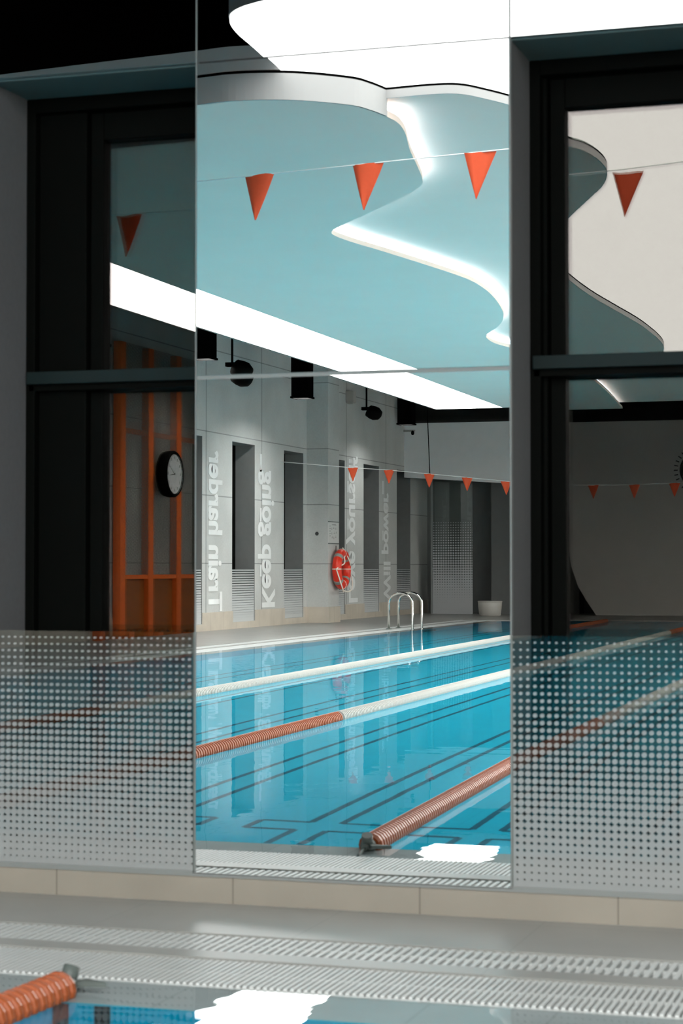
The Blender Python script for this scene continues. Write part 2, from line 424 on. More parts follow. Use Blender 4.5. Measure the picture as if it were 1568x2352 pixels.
for x in (-2.2165, -1.2485): mb.box(x - .002, x + .002, M - .001, M + .019, .086, ZT if x < -2 else ZT)
mb.box(-2.218, -1.247, M + .004, M + .018, 1.566, 1.580)
struct(mb.build('trim_5', 'steel'), 'thin pale joints between the mirror panels')

def mirror(x0, x1, z0, z1, tilt, label, yaw=0.0):
    mb = MB(); h = (z1 - z0); w = x1 - x0
    mb.box(-w / 2, w / 2, 0, .008, 0, h)
    o = mb.build('mirror_panel', 'mirror'); o.location = (x0 + w / 2, M, z0); o.rotation_euler = (tilt, 0, yaw)
    return tag(o, label, 'mirror', 'mirror panels cladding the wall')
mirror(-2.2135, -1.2515, .088, 1.5665, 0, 'tall clear mirror panel between the dotted glass screens, reflecting the pool')
mirror(-2.2135, -1.2515, 1.5795, 2.524, .0024, 'mirror panel above the seam, reflecting pennants and teal ceiling')
mirror(-2.2135, -1.2515, 2.530, 4.9, .0004, 'top mirror panel over the clear mirrors, reflecting the edge of the white ceiling')
mirror(-1.2455, X1 - .02, 2.530, 4.9, .0004, 'mirror panel over the window niche beside the white ceiling reflection')
mirror(X0 + .02, -2.2195, 2.530, 4.9, .0004, 'mirror panel over the niche with the orange reflection, looking black')
mirror(X0 + .02, -2.914, .088, 2.524, 0, 'mirror panel at the edge beyond the niche with the orange reflection')
mirror(-.553, .42, .088, 2.524, 0, 'mirror panel beyond the niche with the round emblem reflection')

def window(name, a, b, left_w, label, groove):
    """black framed window standing back in a niche"""
    t = bpy.data.objects.new(name, None); t.location = ((a + b) / 2, M + .3, .07); col.objects.link(t); t['kind'] = 'structure'; t['label'] = label
    y0 = M + .26
    mb = MB()
    mb.box(a, a + .032, y0, y0 + .2, .07, LZ - .004); mb.box(b - .032, b, y0, y0 + .2, .07, LZ - .004)
    mb.box(a + .032, b - .032, y0, y0 + .2, LZ - .05, LZ - .004); mb.box(a + .032, b - .032, y0, y0 + .2, .07, .1)
    mb.build('window_frame', 'black', t, .003)
    x0 = a + left_w
    mb = MB()
    mb.box(a + .032, x0 - .05, y0 + .03, y0 + .12, .1, LZ - .05)
    mb.box(x0 - .045, x0, y0 + .05, y0 + .12, .1, LZ - .05)
    mb.box(b - .062, b - .032, y0 + .05, y0 + .12, .1, LZ - .05)
    mb.box(x0, b - .062, y0 + .05, y0 + .12, 2.385, LZ - .05); mb.box(x0, b - .062, y0 + .05, y0 + .12, .1, .16)
    sash = mb.build('sash_frame', 'black', t, .004)
    mb = MB(); mb.box(a + .012, b - .032, y0 - .02, y0 + .1, 1.592, 1.632); mb.build('transom', 'darktrim', t, .002)
    mb = MB(); mb.box(a + .012, b - .032, y0 + .0, y0 + .1, 1.572, 1.590); mb.build('transom_shadow_gap', 'black', t)
    mb = MB(); mb.box(x0 - .012, b - .06, y0 + .08, y0 + .086, .14, 2.40); mb.build('window_pane', 'pane', sash)
    mb = MB(); mb.box(x0 - .012, b - .06, y0 + .106, y0 + .112, .14, 2.40); mb.build('window_pane', 'pane', sash)
    return t
window('window_1', NX[0][0], NX[0][1], .25, 'black framed window reflecting the orange screen and clock', 0)
window('window_2', NX[1][0], NX[1][1], .097, 'black framed window reflecting the white ceiling', 1)

def screen(a, b, label, edge):
    t = thing('glass_screen', ((a + b) / 2, M, .086), label, 'glass screen', 'dotted glass screens in front of the niches')
    mb = MB(); mb.box(a + .004, b - .004, M - .002, M + .006, .094, .806)
    mb.build('glass_pane', 'fritA', t)['label'] = 'clear glass printed with a fading grid of white dots'
    mb = MB(); mb.box(a + .003, b - .003, M - .005, M + .010, .086, .094); mb.build('bottom_channel', 'steel', t)
    for x in (a + .001, b - .004):
        mb = MB(); mb.box(x, x + .003, M - .003, M + .007, .0945, .806); mb.build('edge_strip', 'grey', t)
    return t
screen(NX[0][0], NX[0][1], 'dotted glass screen standing before the window with the clock reflection', 0)
screen(NX[1][0], NX[1][1], 'dotted glass screen standing before the window that reflects the white ceiling', 0)

# night outside the windows
mb = MB(); mb.box(X0, X1, M + 3.0, M + 3.05, -.3, 6); struct(mb.build('wall_outside', 'plenum'), 'black night outside')

# ------------------------------------------------------------------ lettered side wall with tall slot windows
WINB = ((28.12, 29.234), (30.57, 31.66), (33.16, 34.23), (35.65, 36.75), (38.0, 39.1), (40.42, 41.5))
TX = X0
mb = MB()
bs = [43.6] + [v for w in reversed(WINB) for v in (w[1], w[0])] + [M - .0]
y0s = sorted([ry(v) for v in bs])
edges = [(ry(43.6), ry(WINB[-1][1]))] + [(ry(WINB[i + 1][0]), ry(WINB[i][1])) for i in range(len(WINB) - 2, -1, -1)] + [(ry(WINB[0][0]), T0)]
for a, b in edges: mb.box(TX - .5, TX, a, b, 0, ZT)
for w in WINB:
    a, b = ry(w[1]), ry(w[0]); mb.box(TX - .5, TX, a, b, 3.075, ZT); mb.box(TX - .5, TX, a, b, 0, .11)
rv = MB()  # thin liners, coloured darker to paint the shade inside the slots
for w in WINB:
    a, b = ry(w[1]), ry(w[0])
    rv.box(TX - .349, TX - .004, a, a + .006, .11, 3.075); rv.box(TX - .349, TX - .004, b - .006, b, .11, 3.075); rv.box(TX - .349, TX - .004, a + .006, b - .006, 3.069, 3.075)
struct(rv.build('trim_6', 'reveal'), 'reveals of the tall wall slots, shade painted in')
wall = struct(mb.build('wall_left', 'concrete'), 'light concrete wall with tall slots and big lettering')
mb = MB(); mb.box(TX, TX + .41, ry(35.08), ry(34.42), 0, ZT)
struct(mb.build('wall_pier', 'concrete'), 'concrete pier carrying the lifebuoy')
mb = MB()
for a, b in edges: mb.box(TX, TX + .02, a, b, 0, .29)
for w in WINB: mb.box(TX, TX + .02, ry(w[1]), ry(w[0]), 0, .105)
mb.box(TX + .02, TX + .43, ry(35.10), ry(34.40), 0, .29)
struct(mb.build('baseboard_left', 'skirty'), 'beige tiled skirting of the lettered wall')
for i, w in enumerate(WINB):
    t = bpy.data.objects.new('window_%d' % (i + 3), None); t.location = (TX - .3, ry((w[0] + w[1]) / 2), .11); col.objects.link(t); t['kind'] = 'structure'
    mb = MB(); mb.box(TX - .36, TX - .35, ry(w[1]), ry(w[0]), .11, 3.075); mb.build('window_pane', 'black', t)
    g_ = thing('glass_screen', (TX, ry((w[0] + w[1]) / 2), .11), 'low dotted glass screen in a tall slot of the lettered wall', 'glass screen', 'low screens in the wall slots')
    mb = MB(); mb.box(TX - .02, TX - .01, ry(w[1]) + .01, ry(w[0]) - .01, .112, .975); mb.build('glass_pane', 'fritB', g_)

def lettering(txt, b_base, b_cap, z0, z1, bars=()):
    cu = bpy.data.curves.new('t', 'FONT'); cu.body = txt; cu.offset = .034; cu.extrude = 0; cu.resolution_u = 6
    ob = bpy.data.objects.new('t', cu); col.objects.link(ob)
    dg = bpy.context.evaluated_depsgraph_get()
    me = bpy.data.meshes.new_from_object(ob.evaluated_get(dg)); bpy.data.objects.remove(ob)
    xs = [v.co.x for v in me.vertices]; x0, x1 = min(xs), max(xs)
    cap = .73                                   # height of a capital in the font
    for v in me.vertices:
        zz = z0 + (v.co.x - x0) / (x1 - x0) * (z1 - z0)
        bb = b_base + v.co.y / cap * (b_cap - b_base)
        v.co = (TX + .006, ry(bb), zz)
    bm = bmesh.new(); bm.from_mesh(me)
    for za, zb in bars:
        w = (b_cap - b_base) * .13; o_ = b_base - w * 1.6
        vs = [bm.verts.new((TX + .006, ry(q), zz)) for q, zz in ((o_, za), (o_, zb), (o_ + w, zb), (o_ + w, za))]
        bm.faces.new(vs)
    bm.to_mesh(me); bm.free()
    me.materials.clear(); me.materials.append(MAT['lettering'])
    o = bpy.data.objects.new('lettering', me); col.objects.link(o); o.parent = wall
    o['label'] = 'pale vertical slogan ' + txt.strip('_')
    return o
def zz(py, zc): return 1 + (1304 - py) * zc / 4573
lettering('Train harder', 29.52, 30.12, .30, 2.88)
lettering('Keep going_', 32.03, 32.68, .32, 2.94, [(zz(1324, 34), zz(1298, 34)), (zz(1198, 34), zz(1167, 34))])
lettering('Love yourself', 37.02, 37.60, .32, 3.19, [(zz(1355, 39), zz(1328, 39)), (zz(1217, 39), zz(1192, 39)), (zz(1132, 39), zz(1106, 39))])
lettering('Will power_', 39.43, 39.93, .31, 2.79, [(zz(1242, 41.5), zz(1220, 41.5))])

# notice board, lifebuoy on the pier
PXF = TX + .41
t = thing('notice_board', (PXF, ry(34.68), 1.44), 'white notice board with small diagrams on the pier above the lifebuoy', 'notice board')
mb = MB(); mb.box(PXF, PXF + .012, ry(35.02), ry(34.42), 1.45, 1.83); mb.build('board', 'paper', t)
for z in (1.442, 1.838):
    mb = MB(); mb.box(PXF, PXF + .02, ry(35.02), ry(34.42), z - .008, z + .008); mb.build('rail', 'grey', t)
mb = MB()
def mark(u0, u1, z0, z1): mb.box(PXF + .012, PXF + .014, ry(34.42 + u1 * .6), ry(34.42 + u0 * .6), z0, z1)
mark(.35, .7, 1.792, 1.80); mb.build('heading', 'ink', t); mb = MB(); mark(.3, .75, 1.778, 1.782); mb.build('heading', 'ink', t); mb = MB()
for i in range(5): mark(.08, .2, 1.76 - i * .045, 1.764 - i * .045); mark(.08, .17, 1.752 - i * .045, 1.755 - i * .045)
mb.build('text_column', 'ink', t)
for i, (u, z) in enumerate(((.3, 1.70), (.5, 1.71), (.7, 1.70), (.3, 1.61), (.55, 1.62), (.75, 1.63), (.35, 1.54), (.5, 1.53), (.7, 1.55))):
    mb = MB()
    for k in range(4): mark(u - .06 + .02 * k, u + .05 - .012 * k, z + .012 * k, z + .012 * k + .004)
    mb.build('diagram', 'ink', t)
# lifebuoy
BC = Vector((PXF + .12, ry(34.86), .975))
t = thing('lifebuoy', tuple(BC - Vector((0, 0, .38))), 'red lifebuoy with cream grab rope hung on the concrete pier', 'lifebuoy')
def cir(r, n=48, dx=0, a0=0, a1=2 * PI): return [(BC.x + dx, BC.y + r * math.cos(a0 + (a1 - a0) * i / n), BC.z + r * math.sin(a0 + (a1 - a0) * i / n)) for i in range(n + (a1 - a0 < 6))]
mb = MB(); mb.tube(cir(.285), .088, 14, True); ring_ = mb.build('ring', 'red', t)
for q in range(4):
    a = PI / 4 + q * PI / 2
    mb = MB(); mb.tube(cir(.285, 5, 0, a - .11, a + .11), .0905, 14); mb.build('tape_band', 'tape', ring_)
mb = MB()
pts = []
for q in range(4):
    a = q * PI / 2 + PI / 2
    for i in range(10):
        f = i / 10; rr = .385 - .15 * math.sin(PI * f) * (1 if q in (0, 3) else -.25); dx = .02 + .09 * math.sin(PI * f)
        pts.append((BC.x + dx, BC.y + rr * math.cos(a + f * PI / 2), BC.z + rr * math.sin(a + f * PI / 2) - .05 * math.sin(PI * f)))
mb.tube(pts, .0125, 8, True); mb.build('grab_rope', 'cream', t)
for q in range(4):
    a = q * PI / 2 + PI / 2
    mb = MB(); mb.tube(cir(.285, 3, 0, a - .03, a + .03), .093, 14); mb.build('rope_clip', 'cream', ring_)
mb = MB(); mb.tube([(PXF, BC.y, BC.z + .30), (PXF + .1, BC.y, BC.z + .30)], .01, 6); mb.tube([(PXF + .012, BC.y, BC.z + .3), (PXF + .012, BC.y, BC.z + .43)], .006, 6); mb.build('hook', 'ink', t)
mb = MB(); mb.lathe([(.03, 0), (.035, .01), (.02, .02), (.018, .012)], lambda p: (TX + .2 + p[0], ry(34.42) + p[2], 1.62 + p[1]), 14)
tag(mb.build('wall_socket', 'ink'), 'small black round socket on the shaded side of the concrete pier', 'socket')

# ------------------------------------------------------------------ orange screen and clock
t = thing('orange_partition', (TX + .08, ry(27), 0), 'orange steel framed wire mesh partition along the concrete wall', 'partition')
for b_ in (25.17, 26.18, 27.26, 28.38):
    mb = MB(); mb.box(TX + .02, TX + .13, ry(b_ + .09), ry(b_ - .09), 0, 4.2); mb.build('post', 'opaint', t)
mb = MB(); mb.box(TX + .03, TX + .12, ry(28.45), ry(25.17), 2.92, 2.985); mb.build('top_rail', 'opaint', t)
mb = MB(); mb.box(TX + .03, TX + .12, ry(28.45), ry(25.17), .84, .90); mb.build('bottom_rail', 'opaint', t)
mb = MB(); mb.box(TX + .125, TX + .127, ry(28.45), ry(25.17), .9, 4.2); mb.build('wire_mesh', 'mesh', t)
mb = MB(); mb.box(TX + .03, TX + .06, ry(28.45), ry(25.17), 0, .84); mb.build('lower_panel', 'oglass', t)
CC = Vector((TX + .16, ry(26.62), 2.385))
t = thing('wall_clock', tuple(CC - Vector((0, 0, .33))), 'round white wall clock with black rim in front of the orange mesh', 'clock')
Tc = lambda p: (CC.x + p[2], CC.y + p[0], CC.z + p[1])
mb = MB(); mb.lathe([(.33, 0), (.345, .06), (.345, .15), (.325, .175), (.295, .17), (.29, .15)], Tc, 48); mb.build('rim', 'black', t)
mb = MB(); mb.lathe([(.292, .14), (.292, .155)], Tc, 48); dial = mb.build('dial', 'clockface', t)
mb = MB()
def hand(ang, L, w, z=.158):       # clockwise from 12 as read in the hall
    c, s = math.cos(ang), math.sin(ang)
    q = [(-w, -.03), (w, -.03), (w * .5, L), (-w * .5, L)]
    mb.prism([(x * c + y * s, y * c - x * s) for x, y in q], z, z + .003, Tc)
# in the mirror the hands point to the left and up-left; in the hall they point right
hand(math.radians(98), .17, .008); mb.build('hour_hand', 'ink', dial); mb = MB()
hand(math.radians(58), .2, .006); mb.build('minute_hand', 'ink', dial); mb = MB()
for h in range(12):
    a = h * PI / 6; mb = MB(); mb.box(CC.x + .155, CC.x + .158, CC.y + .24 * math.sin(a) - .008, CC.y + .24 * math.sin(a) + .008, CC.z + .24 * math.cos(a) - .02, CC.z + .24 * math.cos(a) + .02); mb.build('hour_mark', 'ink', dial)

# ------------------------------------------------------------------ far end of the hall
YF = ry(41.0)
mb = MB()
mb.v = []; poly = [(TX, 2.93), (-11.0, 2.90), (-9.24, 2.78), (-8.1, 2.72), (-8.1, 5.0), (TX, 5.0)]
mb.prism(poly, 0, .25, lambda p: (p[0], YF - p[2], p[1]))
struct(mb.build('wall_back_upper', 'farwhite'), 'white bulkhead over the recess at the far end')
mb = MB()
poly = [(-8.1, 5.0), (-8.1, 1.6), (-8.03, 1.05), (-7.88, .6), (-7.7, .3), (-7.5, .0), (X1, 0), (X1, 5.0)]
mb.prism(poly, 0, .3, lambda p: (p[0], YF - p[2], p[1]))
struct(mb.build('wall_back', 'farwall'), 'grey far end wall with curved edge')
mb = MB(); mb.box(TX, X1, ry(43.2), ry(42.9), 0, 5.0)
struct(mb.build('wall_recess', 'fardark'), 'dark wall inside the far recess')
mb = MB(); mb.box(-9.9, -8.1, ry(42.9), ry(42.3), 0, 3.1); struct(mb.build('wall_recess_pier', 'fardark'), 'dark pier inside the far recess')
t = thing('glass_screen', (-10.7, ry(42), 0), 'tall dotted glass panel standing in the dark far recess', 'glass screen')
mb = MB(); mb.box(-11.13, -10.24, ry(42.0), ry(41.98), 0, 3.0); mb.build('glass_pane', 'fritC', t)
mb = MB(); mb.box(-11.17, -11.13, ry(42.03), ry(41.96), 0, 3.0); mb.build('edge_post', 'steel', t)
# bin
t = thing('waste_bin', (-9.45, ry(40.25), 0), 'low round white bin on the deck before the dark far recess', 'bin')
Tb = lambda p: (-9.45 + p[0], ry(40.25) + p[1], p[2])
mb = MB(); mb.lathe([(.20, 0), (.225, .02), (.245, .2), (.25, .30), (.24, .31), (.225, .31), (.22, .2), (.2, .05)], Tb, 36); mb.build('body', 'white', t)
mb = MB(); mb.lathe([(.251, .288), (.255, .295), (.255, .31), (.248, .316), (.24, .312)], Tb, 36); mb.build('rim', 'white', t)
# black duct
mb = MB(); mb.tube([(-11.3, ry(40.4), 4.28), (2.8, ry(40.4), 4.28)], .24, 20); d = mb.build('air_duct', 'blackmatt')
tag(d, 'black air duct running under the roof across the far end', 'duct')
# camera
t = thing('security_camera', (-11.2, ry(40.6), 3.83), 'tiny security camera at the corner below the black duct', 'camera')
mb = MB(); mb.tube([(-11.4, ry(40.6), 3.9), (-11.15, ry(40.6), 3.9)], .02, 8); mb.build('bracket', 'white', t)
mb = MB(); mb.tube([(-11.2, ry(40.6), 3.87), (-11.16, ry(40.45), 3.83)], .035, 10); mb.build('body', 'black', t)
# round emblem sign on the far wall
t = thing('emblem_sign', (-5.35, YF + .02, 2.5), 'pale square sign with a black ring emblem on the far wall', 'sign')
mb = MB(); mb.box(-5.9, -4.8, YF, YF + .03, 2.48, 3.58); mb.build('board', 'paper', t)
Te = lambda p: (-5.35 + p[0], YF + .03 + p[2], 3.03 + p[1])
mb = MB(); mb.lathe([(.38, 0), (.38, .004), (.35, .004), (.35, 0)], Te, 48)
for i in range(30):
    a = i / 30 * 2 * PI; c, s = math.cos(a), math.sin(a)
    mb.prism([(c * .42 - s * w_, s * .42 + c * w_) for w_ in (-.012, .012)] + [(c * .5 - s * w_, s * .5 + c * w_) for w_ in (.012, -.012)], 0, .004, Te)
mb.build('ring_emblem', 'ink', t)
mb = MB(); mb.box(X1, X1 + .3, YB, T0 + .55, 0, ZT); struct(mb.build('wall_right', 'farwall'), 'plain grey side wall')

# black hanging boxes, spotlights and the small lamp by the lettered wall
for k, (b_, z0, mt, lb) in enumerate(((17.8, 3.80, 'lamp', 'unseen added black box lamp furthest from the pier, past the orange mesh'), (22.3, 3.80, 'lamp', 'unseen added black box lamp before the orange mesh partition'),  # these two are out of view, added to light the wall and deck
        (26.75, 3.90, 'lamp', 'black box lamp by the lettered wall, at the mirror edge beside the first spotlight'), (31.2, 3.80, 'lamp', 'black box lamp hanging before the concrete pier'), (37.6, 3.80, 'lamp3', 'black box lamp in the far corner by the air duct'))):
    y = ry(b_); x = -10.5; h = .145
    t = thing('hanging_lamp', (x, y, z0), lb, 'lamp', 'black box lamps along the lettered wall')
    mb = MB(); w_ = .012
    mb.box(x - h, x - h + w_, y - h, y + h, z0 + .03, 4.95); mb.box(x + h - w_, x + h, y - h, y + h, z0 + .03, 4.95)
    mb.box(x - h + w_, x + h - w_, y - h, y - h + w_, z0 + .03, 4.95); mb.box(x - h + w_, x + h - w_, y + h - w_, y + h, z0 + .03, 4.95)
    q = h + .015
    mb.box(x - q, x + q, y - q, y - h + w_, z0, z0 + .03); mb.box(x - q, x + q, y + h - w_, y + q, z0, z0 + .03)
    mb.box(x - q, x - h + w_, y - h + w_, y + h - w_, z0, z0 + .03); mb.box(x + h - w_, x + q, y - h + w_, y + h - w_, z0, z0 + .03)
    mb.build('housing', 'baffle', t)
    g_ = h - w_; mb = MB(); mb.box(x - g_, x + g_, y - g_, y + g_, z0 + .10, z0 + .11); mb.build('diffuser', mt, t)
def spot(x, b, z, s, label):
    t = thing('spotlight', (x, ry(b), z), label, 'spotlight', 'black spotlights on rods')
    y = ry(b)
    mb = MB(); mb.tube([(x - .1 * s, y, z + .08), (x - .1 * s, y, 4.95)], .018, 8); mb.build('rod', 'black', t)
    mb = MB(); mb.box(x - .19 * s, x - .03, y - .05, y + .05, z + .05, z + .11); mb.build('bracket', 'black', t)
    mb = MB()
    mb.lathe([(.05 * s, -.16 * s), (.13 * s, -.13 * s), (.15 * s, -.02 * s), (.15 * s, .06 * s), (.10 * s, .17 * s), (.03 * s, .20 * s)],
             lambda p: (x + .04 + p[2] * .75 + p[1] * .45, y + p[0], z - p[2] * .35 + p[1] * .8), 14)
    mb.build('housing', 'black', t)
spot(-9.98, 26.8, 3.74, 1.0, 'black spotlight on a rod, hanging between the hanging boxes')
spot(-10.5, 35.2, 3.86, .95, 'black spotlight on a rod beyond the pier')
mb = MB(); mb.box(TX, TX + .16, ry(36.98), ry(36.8), 4.20, 4.43); mb.box(TX + .02, TX + .14, ry(36.96), ry(36.82), 4.18, 4.20)
tag(mb.build('wall_lamp', 'white', None, .01), 'small white wall lamp high beside the pier', 'lamp')

# ------------------------------------------------------------------ ladder
t = thing('pool_ladder', (-8.8, ry(31.5), 0), 'chrome pool ladder with two arched handrails at the long side', 'ladder')
for b_ in (31.22, 31.80):
    y = ry(b_); pts = [(-9.02, y, -.02), (-9.02, y, .42)]
    for i in range(1, 12): a = PI - PI * i / 12; pts.append((-8.82 + .20 * math.cos(a), y, .42 + .17 * math.sin(a)))
    pts += [(-8.62, y, .42), (-8.62, y, .0), (-8.40, y, -.15), (-8.40, y, -.9)]
    mb = MB(); mb.tube(pts, .021, 12); mb.build('handrail', 'chrome', t)
    mb = MB(); mb.lathe([(.05, 0), (.05, .008), (.025, .014)], lambda p, y=y: (-9.02 + p[0], y + p[1], p[2]), 14); mb.build('flange', 'grey', t)
for z in (-.25, -.5, -.75):
    mb = MB(); mb.box(-8.44, -8.36, ry(31.80), ry(31.22), z - .015, z + .015); mb.build('step', 'chrome', t)

# ------------------------------------------------------------------ pennant lines
def pennant(x, y, z, w, h, label, group, lean=0., c=0):
    n = 6; mb = MB(); v = []
    for j in range(n + 1):
        f = j / n; hw = w / 2 * (1 - f) + .002
        for i in range(5):
            u = -1 + i / 2
            v.append((x + u * hw + lean * f, y + .012 * math.sin(u * 2.4 + f * 2 + c) * (1 - f * .5), z - h * f + .004 * math.sin(u * 3) * (f == 0)))
    for dy in (0, .003): mb.v += [(a, b + dy, d) for a, b, d in v]
    m_ = len(v)
    for j in range(n):
        for i in range(4):
            a = j * 5 + i; mb.f.append((a, a + 1, a + 6, a + 5)); mb.f.append((m_ + a, m_ + a + 5, m_ + a + 6, m_ + a + 1)); mb.sm += [1, 1]
    for j in range(n):
        for i in (0, 4):
            a = j * 5 + i; mb.f.append((a, a + 5, m_ + a + 5, m_ + a)); mb.sm.append(0)
    return tag(mb.build('pennant', 'flag'), label, 'pennant', group)
yl = ry(10.2)
def zl1(x): return 3.05 + .012 * (x + 5) ** 2 if x > -5 else 3.05
mb = MB(); mb.tube([(X0, yl, 3.4), (-8, yl, 3.12), (-5, yl, 3.105), (-4, yl, 3.11), (-3.05, yl, 3.148), (-2.44, yl, 3.172), (-1.8, yl, 3.195), (0, yl, 3.32), (X1, yl, 3.6)], .0035, 6)
tag(mb.build('suspension_line', 'line'), 'thin white cord of the near pennant line across the pool', 'cord')
for i, (x, z, lb) in enumerate(((-4.75, 3.10, 'orange pennant on the near line showing alone in the orange window reflection'), (-3.68, 3.125, 'orange pennant furthest from the cove light on the near line'),
        (-3.06, 3.148, 'orange pennant on the near line beside the cove light curve'), (-2.44, 3.172, 'bright orange pennant on the near line at the mirror corner'), (-1.77, 3.18, 'orange pennant on the near line under the white ceiling'))):
    pennant(x, yl, z, .168, .248, lb, 'orange pennants on the near line', -.022, i)
pl = [(X0, 2.86), (-10.18, 2.735), (-9.53, 2.685), (-8.81, 2.61), (-8.14, 2.54), (-7.46, 2.465), (-6.78, 2.43), (-6.1, 2.41), (-5.4, 2.41), (-4.72, 2.43), (-4.0, 2.46), (-3.3, 2.5), (X1, 2.9)]
yl = ry(33)
mb = MB(); mb.tube([(x, yl, z) for x, z in pl], .007, 6); tag(mb.build('suspension_line', 'line'), 'white cord of the far pennant line', 'cord')
for i, (x, z) in enumerate(pl[1:-1]):
    names = ['before the last slogan but one', 'before the final slogan', 'hanging under the black wire', 'before the dotted glass panel', 'at the mirror edge above the bin']
    lb = 'small orange pennant on the far line ' + (names[i] if i < 5 else 'seen only in the window beside the emblem sign')
    pennant(x, yl, z, .19, .235, lb, 'orange pennants on the far line', 0, i)
mb = MB(); mb.tube([(-8.86, yl, 4.95), (-8.84, yl, 3.6), (-8.80, yl, 2.62)], .008, 6)
tag(mb.build('hanging_wire', 'black'), 'thin black wire holding up the far pennant line', 'wire')

# ------------------------------------------------------------------ ceiling: dark plenum, islands, strip light, membrane
mb = MB(); mb.box(X0 - .5, X1 + .3, YB - .1, T0 + .55, ZT, ZT + .1); struct(mb.build('ceiling', 'plenum'), 'black roof space')
def curve(pts, n=6):
    """smooth a plan outline (Catmull-Rom)"""
    P = [pts[0]] + list(pts) + [pts[-1]]; out = []
    for i in range(1, len(P) - 2):
        p0, p1, p2, p3 = (Vector(q) for q in P[i - 1:i + 3])
        for k in range(n):
            t = k / n
            out.append(tuple(.5 * ((2 * p1) + (p2 - p0) * t + (2 * p0 - 5 * p1 + 4 * p2 - p3) * t * t + (3 * p1 - p0 - 3 * p2 + p3) * t ** 3)))
    out.append(tuple(pts[-1])); return out
R = lambda L: [(x, ry(b)) for x, b in L]
near = [(-7.65, 10.4), (-6.6, 10.15), (-5.5, 9.95), (-4.6, 9.82), (-3.9, 9.74), (-3.63, 9.71), (-3.34, 9.79), (-3.1, 9.98), (-3.03, 10.12), (-2.985, 10.30)]
cove = [(-2.97, 10.42), (-2.975, 10.55), (-3.01, 10.78), (-3.1, 11.19), (-3.19, 11.69), (-3.25, 12.01), (-3.31, 12.24), (-3.40, 12.42), (-3.53, 12.62), (-4.04, 13.29), (-4.33, 13.67), (-4.43, 13.84),
        (-4.46, 14.02), (-4.42, 14.38), (-4.32, 14.91), (-4.17, 15.82), (-4.08, 16.48), (-4.07, 16.99), (-4.12, 17.69), (-4.25, 18.63), (-4.37, 19.23), (-4.58, 19.96), (-4.89, 20.72), (-4.99, 21.22), (-4.99, 21.8), (-4.8, 22.8), (-4.6, 24.2), (-4.7, 26.2), (-5.0, 29.4)]
N1 = curve(R(near)); C1 = curve(R(cove))
AZ = 3.42; BZ = 3.515; MZ = 3.575
tA = thing('ceiling_island', (-5.5, ry(18), AZ), 'large teal ceiling island with a curved lit edge, lower of the two', 'ceiling panel')
SX0, SX1 = -7.66, -6.62
# island A, cut around the strip light (inner part)
polyA = [(-6.415, N1[0][1] + .1)] + [p for p in N1 if p[0] > -6.415] + C1 + [(-6.695, ry(29.4))]
mb = MB(); mb.prism(polyA, AZ, AZ + .036); mb.build('panel', 'ceil', tA)
fa = [p for p in N1]
mb = MB(); mb.ribbon(fa, AZ + .0, 3.560, .012); mb.build('fascia', 'fascia', tA)
mb = MB(); mb.ribbon([p for p in fa if p[0] > -3.6], 3.5605, 3.574, .010); mb.build('shadow_gap', 'plenum', tA)
mb = MB(); mb.ribbon([(SX0, N1[0][1] + .02)] + [p for p in N1 if p[0] < -3.36], 3.578, 3.725, .012); mb.build('upper_fascia', 'fascia', tA)
# cove light: a glowing strip set back behind the island's lip
def inset(path, d):
    o = []
    for i, p in enumerate(path):
        a = Vector(path[max(i - 1, 0)]); c = Vector(path[min(i + 1, len(path) - 1)]); t_ = (c - a).normalized()
        o.append((p[0] + t_.y * d, p[1] - t_.x * d))
    return o
led_path = inset(C1, .05)
t = thing('cove_light', (-3.2, ry(12), AZ), 'white glowing cove light strip following the island edge', 'light strip')
mb = MB(); mb.ribbon(led_path, AZ + .038, BZ - .002, .006); mb.build('light_strip', 'led', t)
# island B
tB = thing('ceiling_island', (-3, ry(14), BZ), 'upper teal ceiling island beside the white membrane, washed by the cove light', 'ceiling panel')
bn = curve(R([(-3.05, 10.30), (-2.9, 10.29), (-2.77, 10.28), (-2.64, 10.29), (-2.56, 10.34), (-2.48, 10.47), (-2.39, 10.65), (-2.27, 10.98), (-2.20, 11.15), (-2.165, 11.4), (-2.165, 11.7), (-2.21, 12.0), (-2.30, 12.32), (-2.45, 12.7), (-2.78, 13.55), (-3.1, 14.6), (-3.27, 15.6),
      (-3.32, 16.6), (-3.32, 17.6), (-3.28, 18.6), (-3.23, 19.8), (-3.24, 21.1), (-3.30, 22.0), (-3.45, 23.0), (-3.4, 24.0), (-2.6, 25.2), (-1.0, 25.8), (X1, 26.0)]))
polyB = [(-3.2, ry(10.36))] + bn + [(X1, ry(29.4)), (SX1 + .1, ry(29.4)), (SX1 + .1, ry(14)), (-5.2, ry(11.6))]
mb = MB(); mb.prism(polyB, BZ, BZ + .05); mb.build('panel', 'ceil', tB)
mb = MB(); mb.ribbon(inset(bn, -.004), BZ, 3.561, .008); mb.build('fascia', 'fascia', tB)
mb = MB(); mb.ribbon(inset(bn, -.004), 3.5615, MZ - .001, .006); mb.build('shadow_gap', 'plenum', tB)
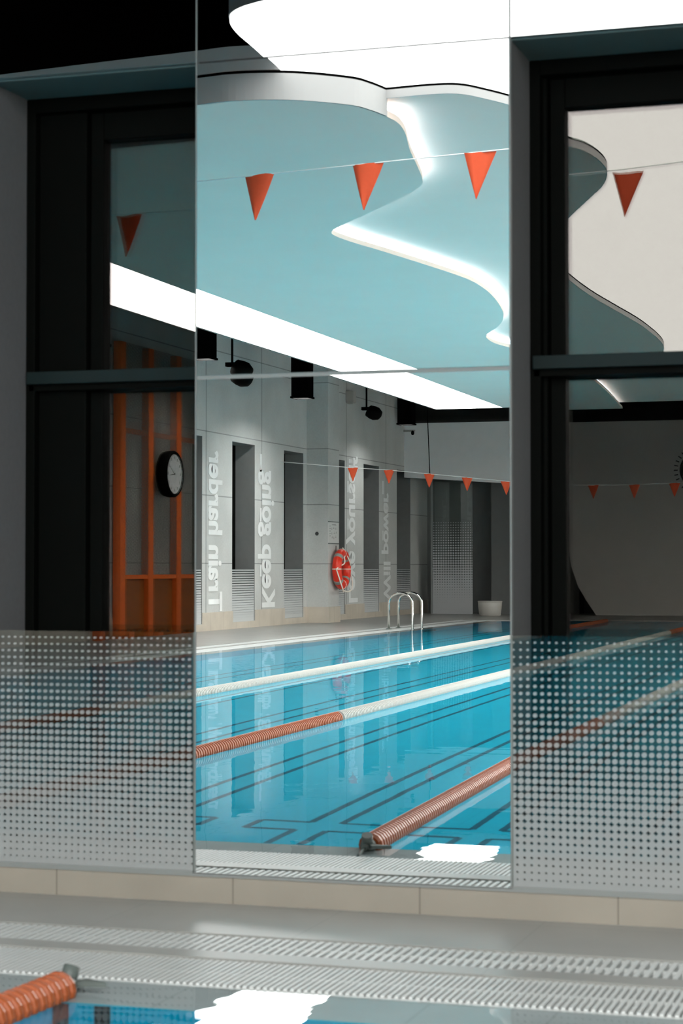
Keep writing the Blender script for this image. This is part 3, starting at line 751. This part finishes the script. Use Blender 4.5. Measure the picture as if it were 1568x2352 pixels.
# strip light at the island's outer margin
t = thing('strip_light', (-7.14, ry(20), AZ), 'very bright long rectangular strip light along the teal island', 'light panel')
yn, yf = ry(10.35), ry(29.4)
def q4(xa0, xa1, xb0, xb1, ya, yb, z0, z1, mb): mb.prism([(xa0, ya), (xa1, ya), (xb1, yb), (xb0, yb)], z0, z1)
mb = MB(); q4(-7.42, -6.42, -7.735, -6.70, yn, yf, AZ + .002, AZ + .02, mb); mb.build('diffuser', 'panel', t)
mb = MB(); q4(-7.45, -7.42, -7.765, -7.735, yn, yf, AZ - .002, AZ + .1, mb); q4(-6.42, -6.416, -6.70, -6.696, yn, yf, AZ - .001, AZ + .1, mb)
q4(-7.42, -6.42, -7.735, -6.70, yn, yf, AZ + .022, AZ + .1, mb); mb.box(-7.765, -6.696, yf - .012, yf, AZ - .002, AZ + .1); mb.build('housing', 'grey', t)
t = thing('strip_light', (1.9, ry(25), AZ), 'long unseen strip light added as fill over the deck on the camera side of the pool', 'light panel')  # unseen strip, added to brighten the far end and the lettered wall
mb = MB(); mb.box(1.4, 2.4, ry(38), ry(14), AZ + .002, AZ + .02); mb.build('diffuser', 'fill_panel', t)
mb = MB(); mb.box(1.37, 1.4, ry(38), ry(14), AZ - .002, AZ + .08); mb.box(2.4, 2.43, ry(38), ry(14), AZ - .002, AZ + .08); mb.box(1.4, 2.4, ry(38), ry(14), AZ + .02, AZ + .08); mb.build('housing', 'grey', t)
# backlit membrane
ml = curve(R([(-3.50, 10.1), (-3.41, 9.81), (-3.38, 9.49), (-3.36, 9.21), (-3.345, 8.95), (-3.31, 8.76), (-3.25, 8.65), (-3.13, 8.56), (-2.9, 8.48), (-2.4, 8.40), (-1.5, 8.3), (0, 8.2), (X1 - .1, 8.1)]))
t = thing('stretch_ceiling', (-1, ry(12), MZ), 'glowing white stretch ceiling next to the teal islands', 'light panel')
pm = ml + [(X1 - .1, ry(26.2)), (-3.0, ry(26.2)), (-3.6, ry(24)), (-3.6, ry(15)), (-3.3, ry(11))]
mb = MB(); mb.prism(pm, MZ, MZ + .02); mb.build('membrane', 'membrane', t)
mb = MB(); mb.prism([(x, y) for x, y in pm], MZ + .022, MZ + .03); mb.build('backing', 'plenum', t)
mb = MB(); mb.ribbon([p for p in ml if p[0] > -3.36], MZ + .02, 3.82, .01); mb.build('edge_fascia', 'jamb', t)

# ------------------------------------------------------------------ camera, world, view
cam = bpy.data.cameras.new('camera'); co = bpy.data.objects.new('camera', cam); col.objects.link(co)
cam.sensor_fit = 'VERTICAL'; cam.sensor_height = 36; cam.sensor_width = 24; cam.lens = 70.0
co.location = (0, 0, 1)
co.rotation_euler = (math.radians(90 + 1.6033), 0, math.radians(17.4724))
cam.clip_end = 200
cam.dof.use_dof = True; cam.dof.focus_distance = 34; cam.dof.aperture_fstop = 9.0
scn.camera = co
w = bpy.data.worlds.new('night'); scn.world = w; w.use_nodes = True
w.node_tree.nodes['Background'].inputs[0].default_value = (.012, .013, .014, 1); w.node_tree.nodes['Background'].inputs[1].default_value = .3
scn.view_settings.view_transform = 'Standard'; scn.view_settings.look = 'None'; scn.view_settings.gamma = 1
scn.view_settings.use_curve_mapping = False; scn.view_settings.exposure = .55
scn.cycles.use_denoising = True
scn.cycles.max_bounces = 12; scn.cycles.transparent_max_bounces = 24; scn.cycles.glossy_bounces = 8; scn.cycles.transmission_bounces = 8
scn.cycles.sample_clamp_indirect = 8
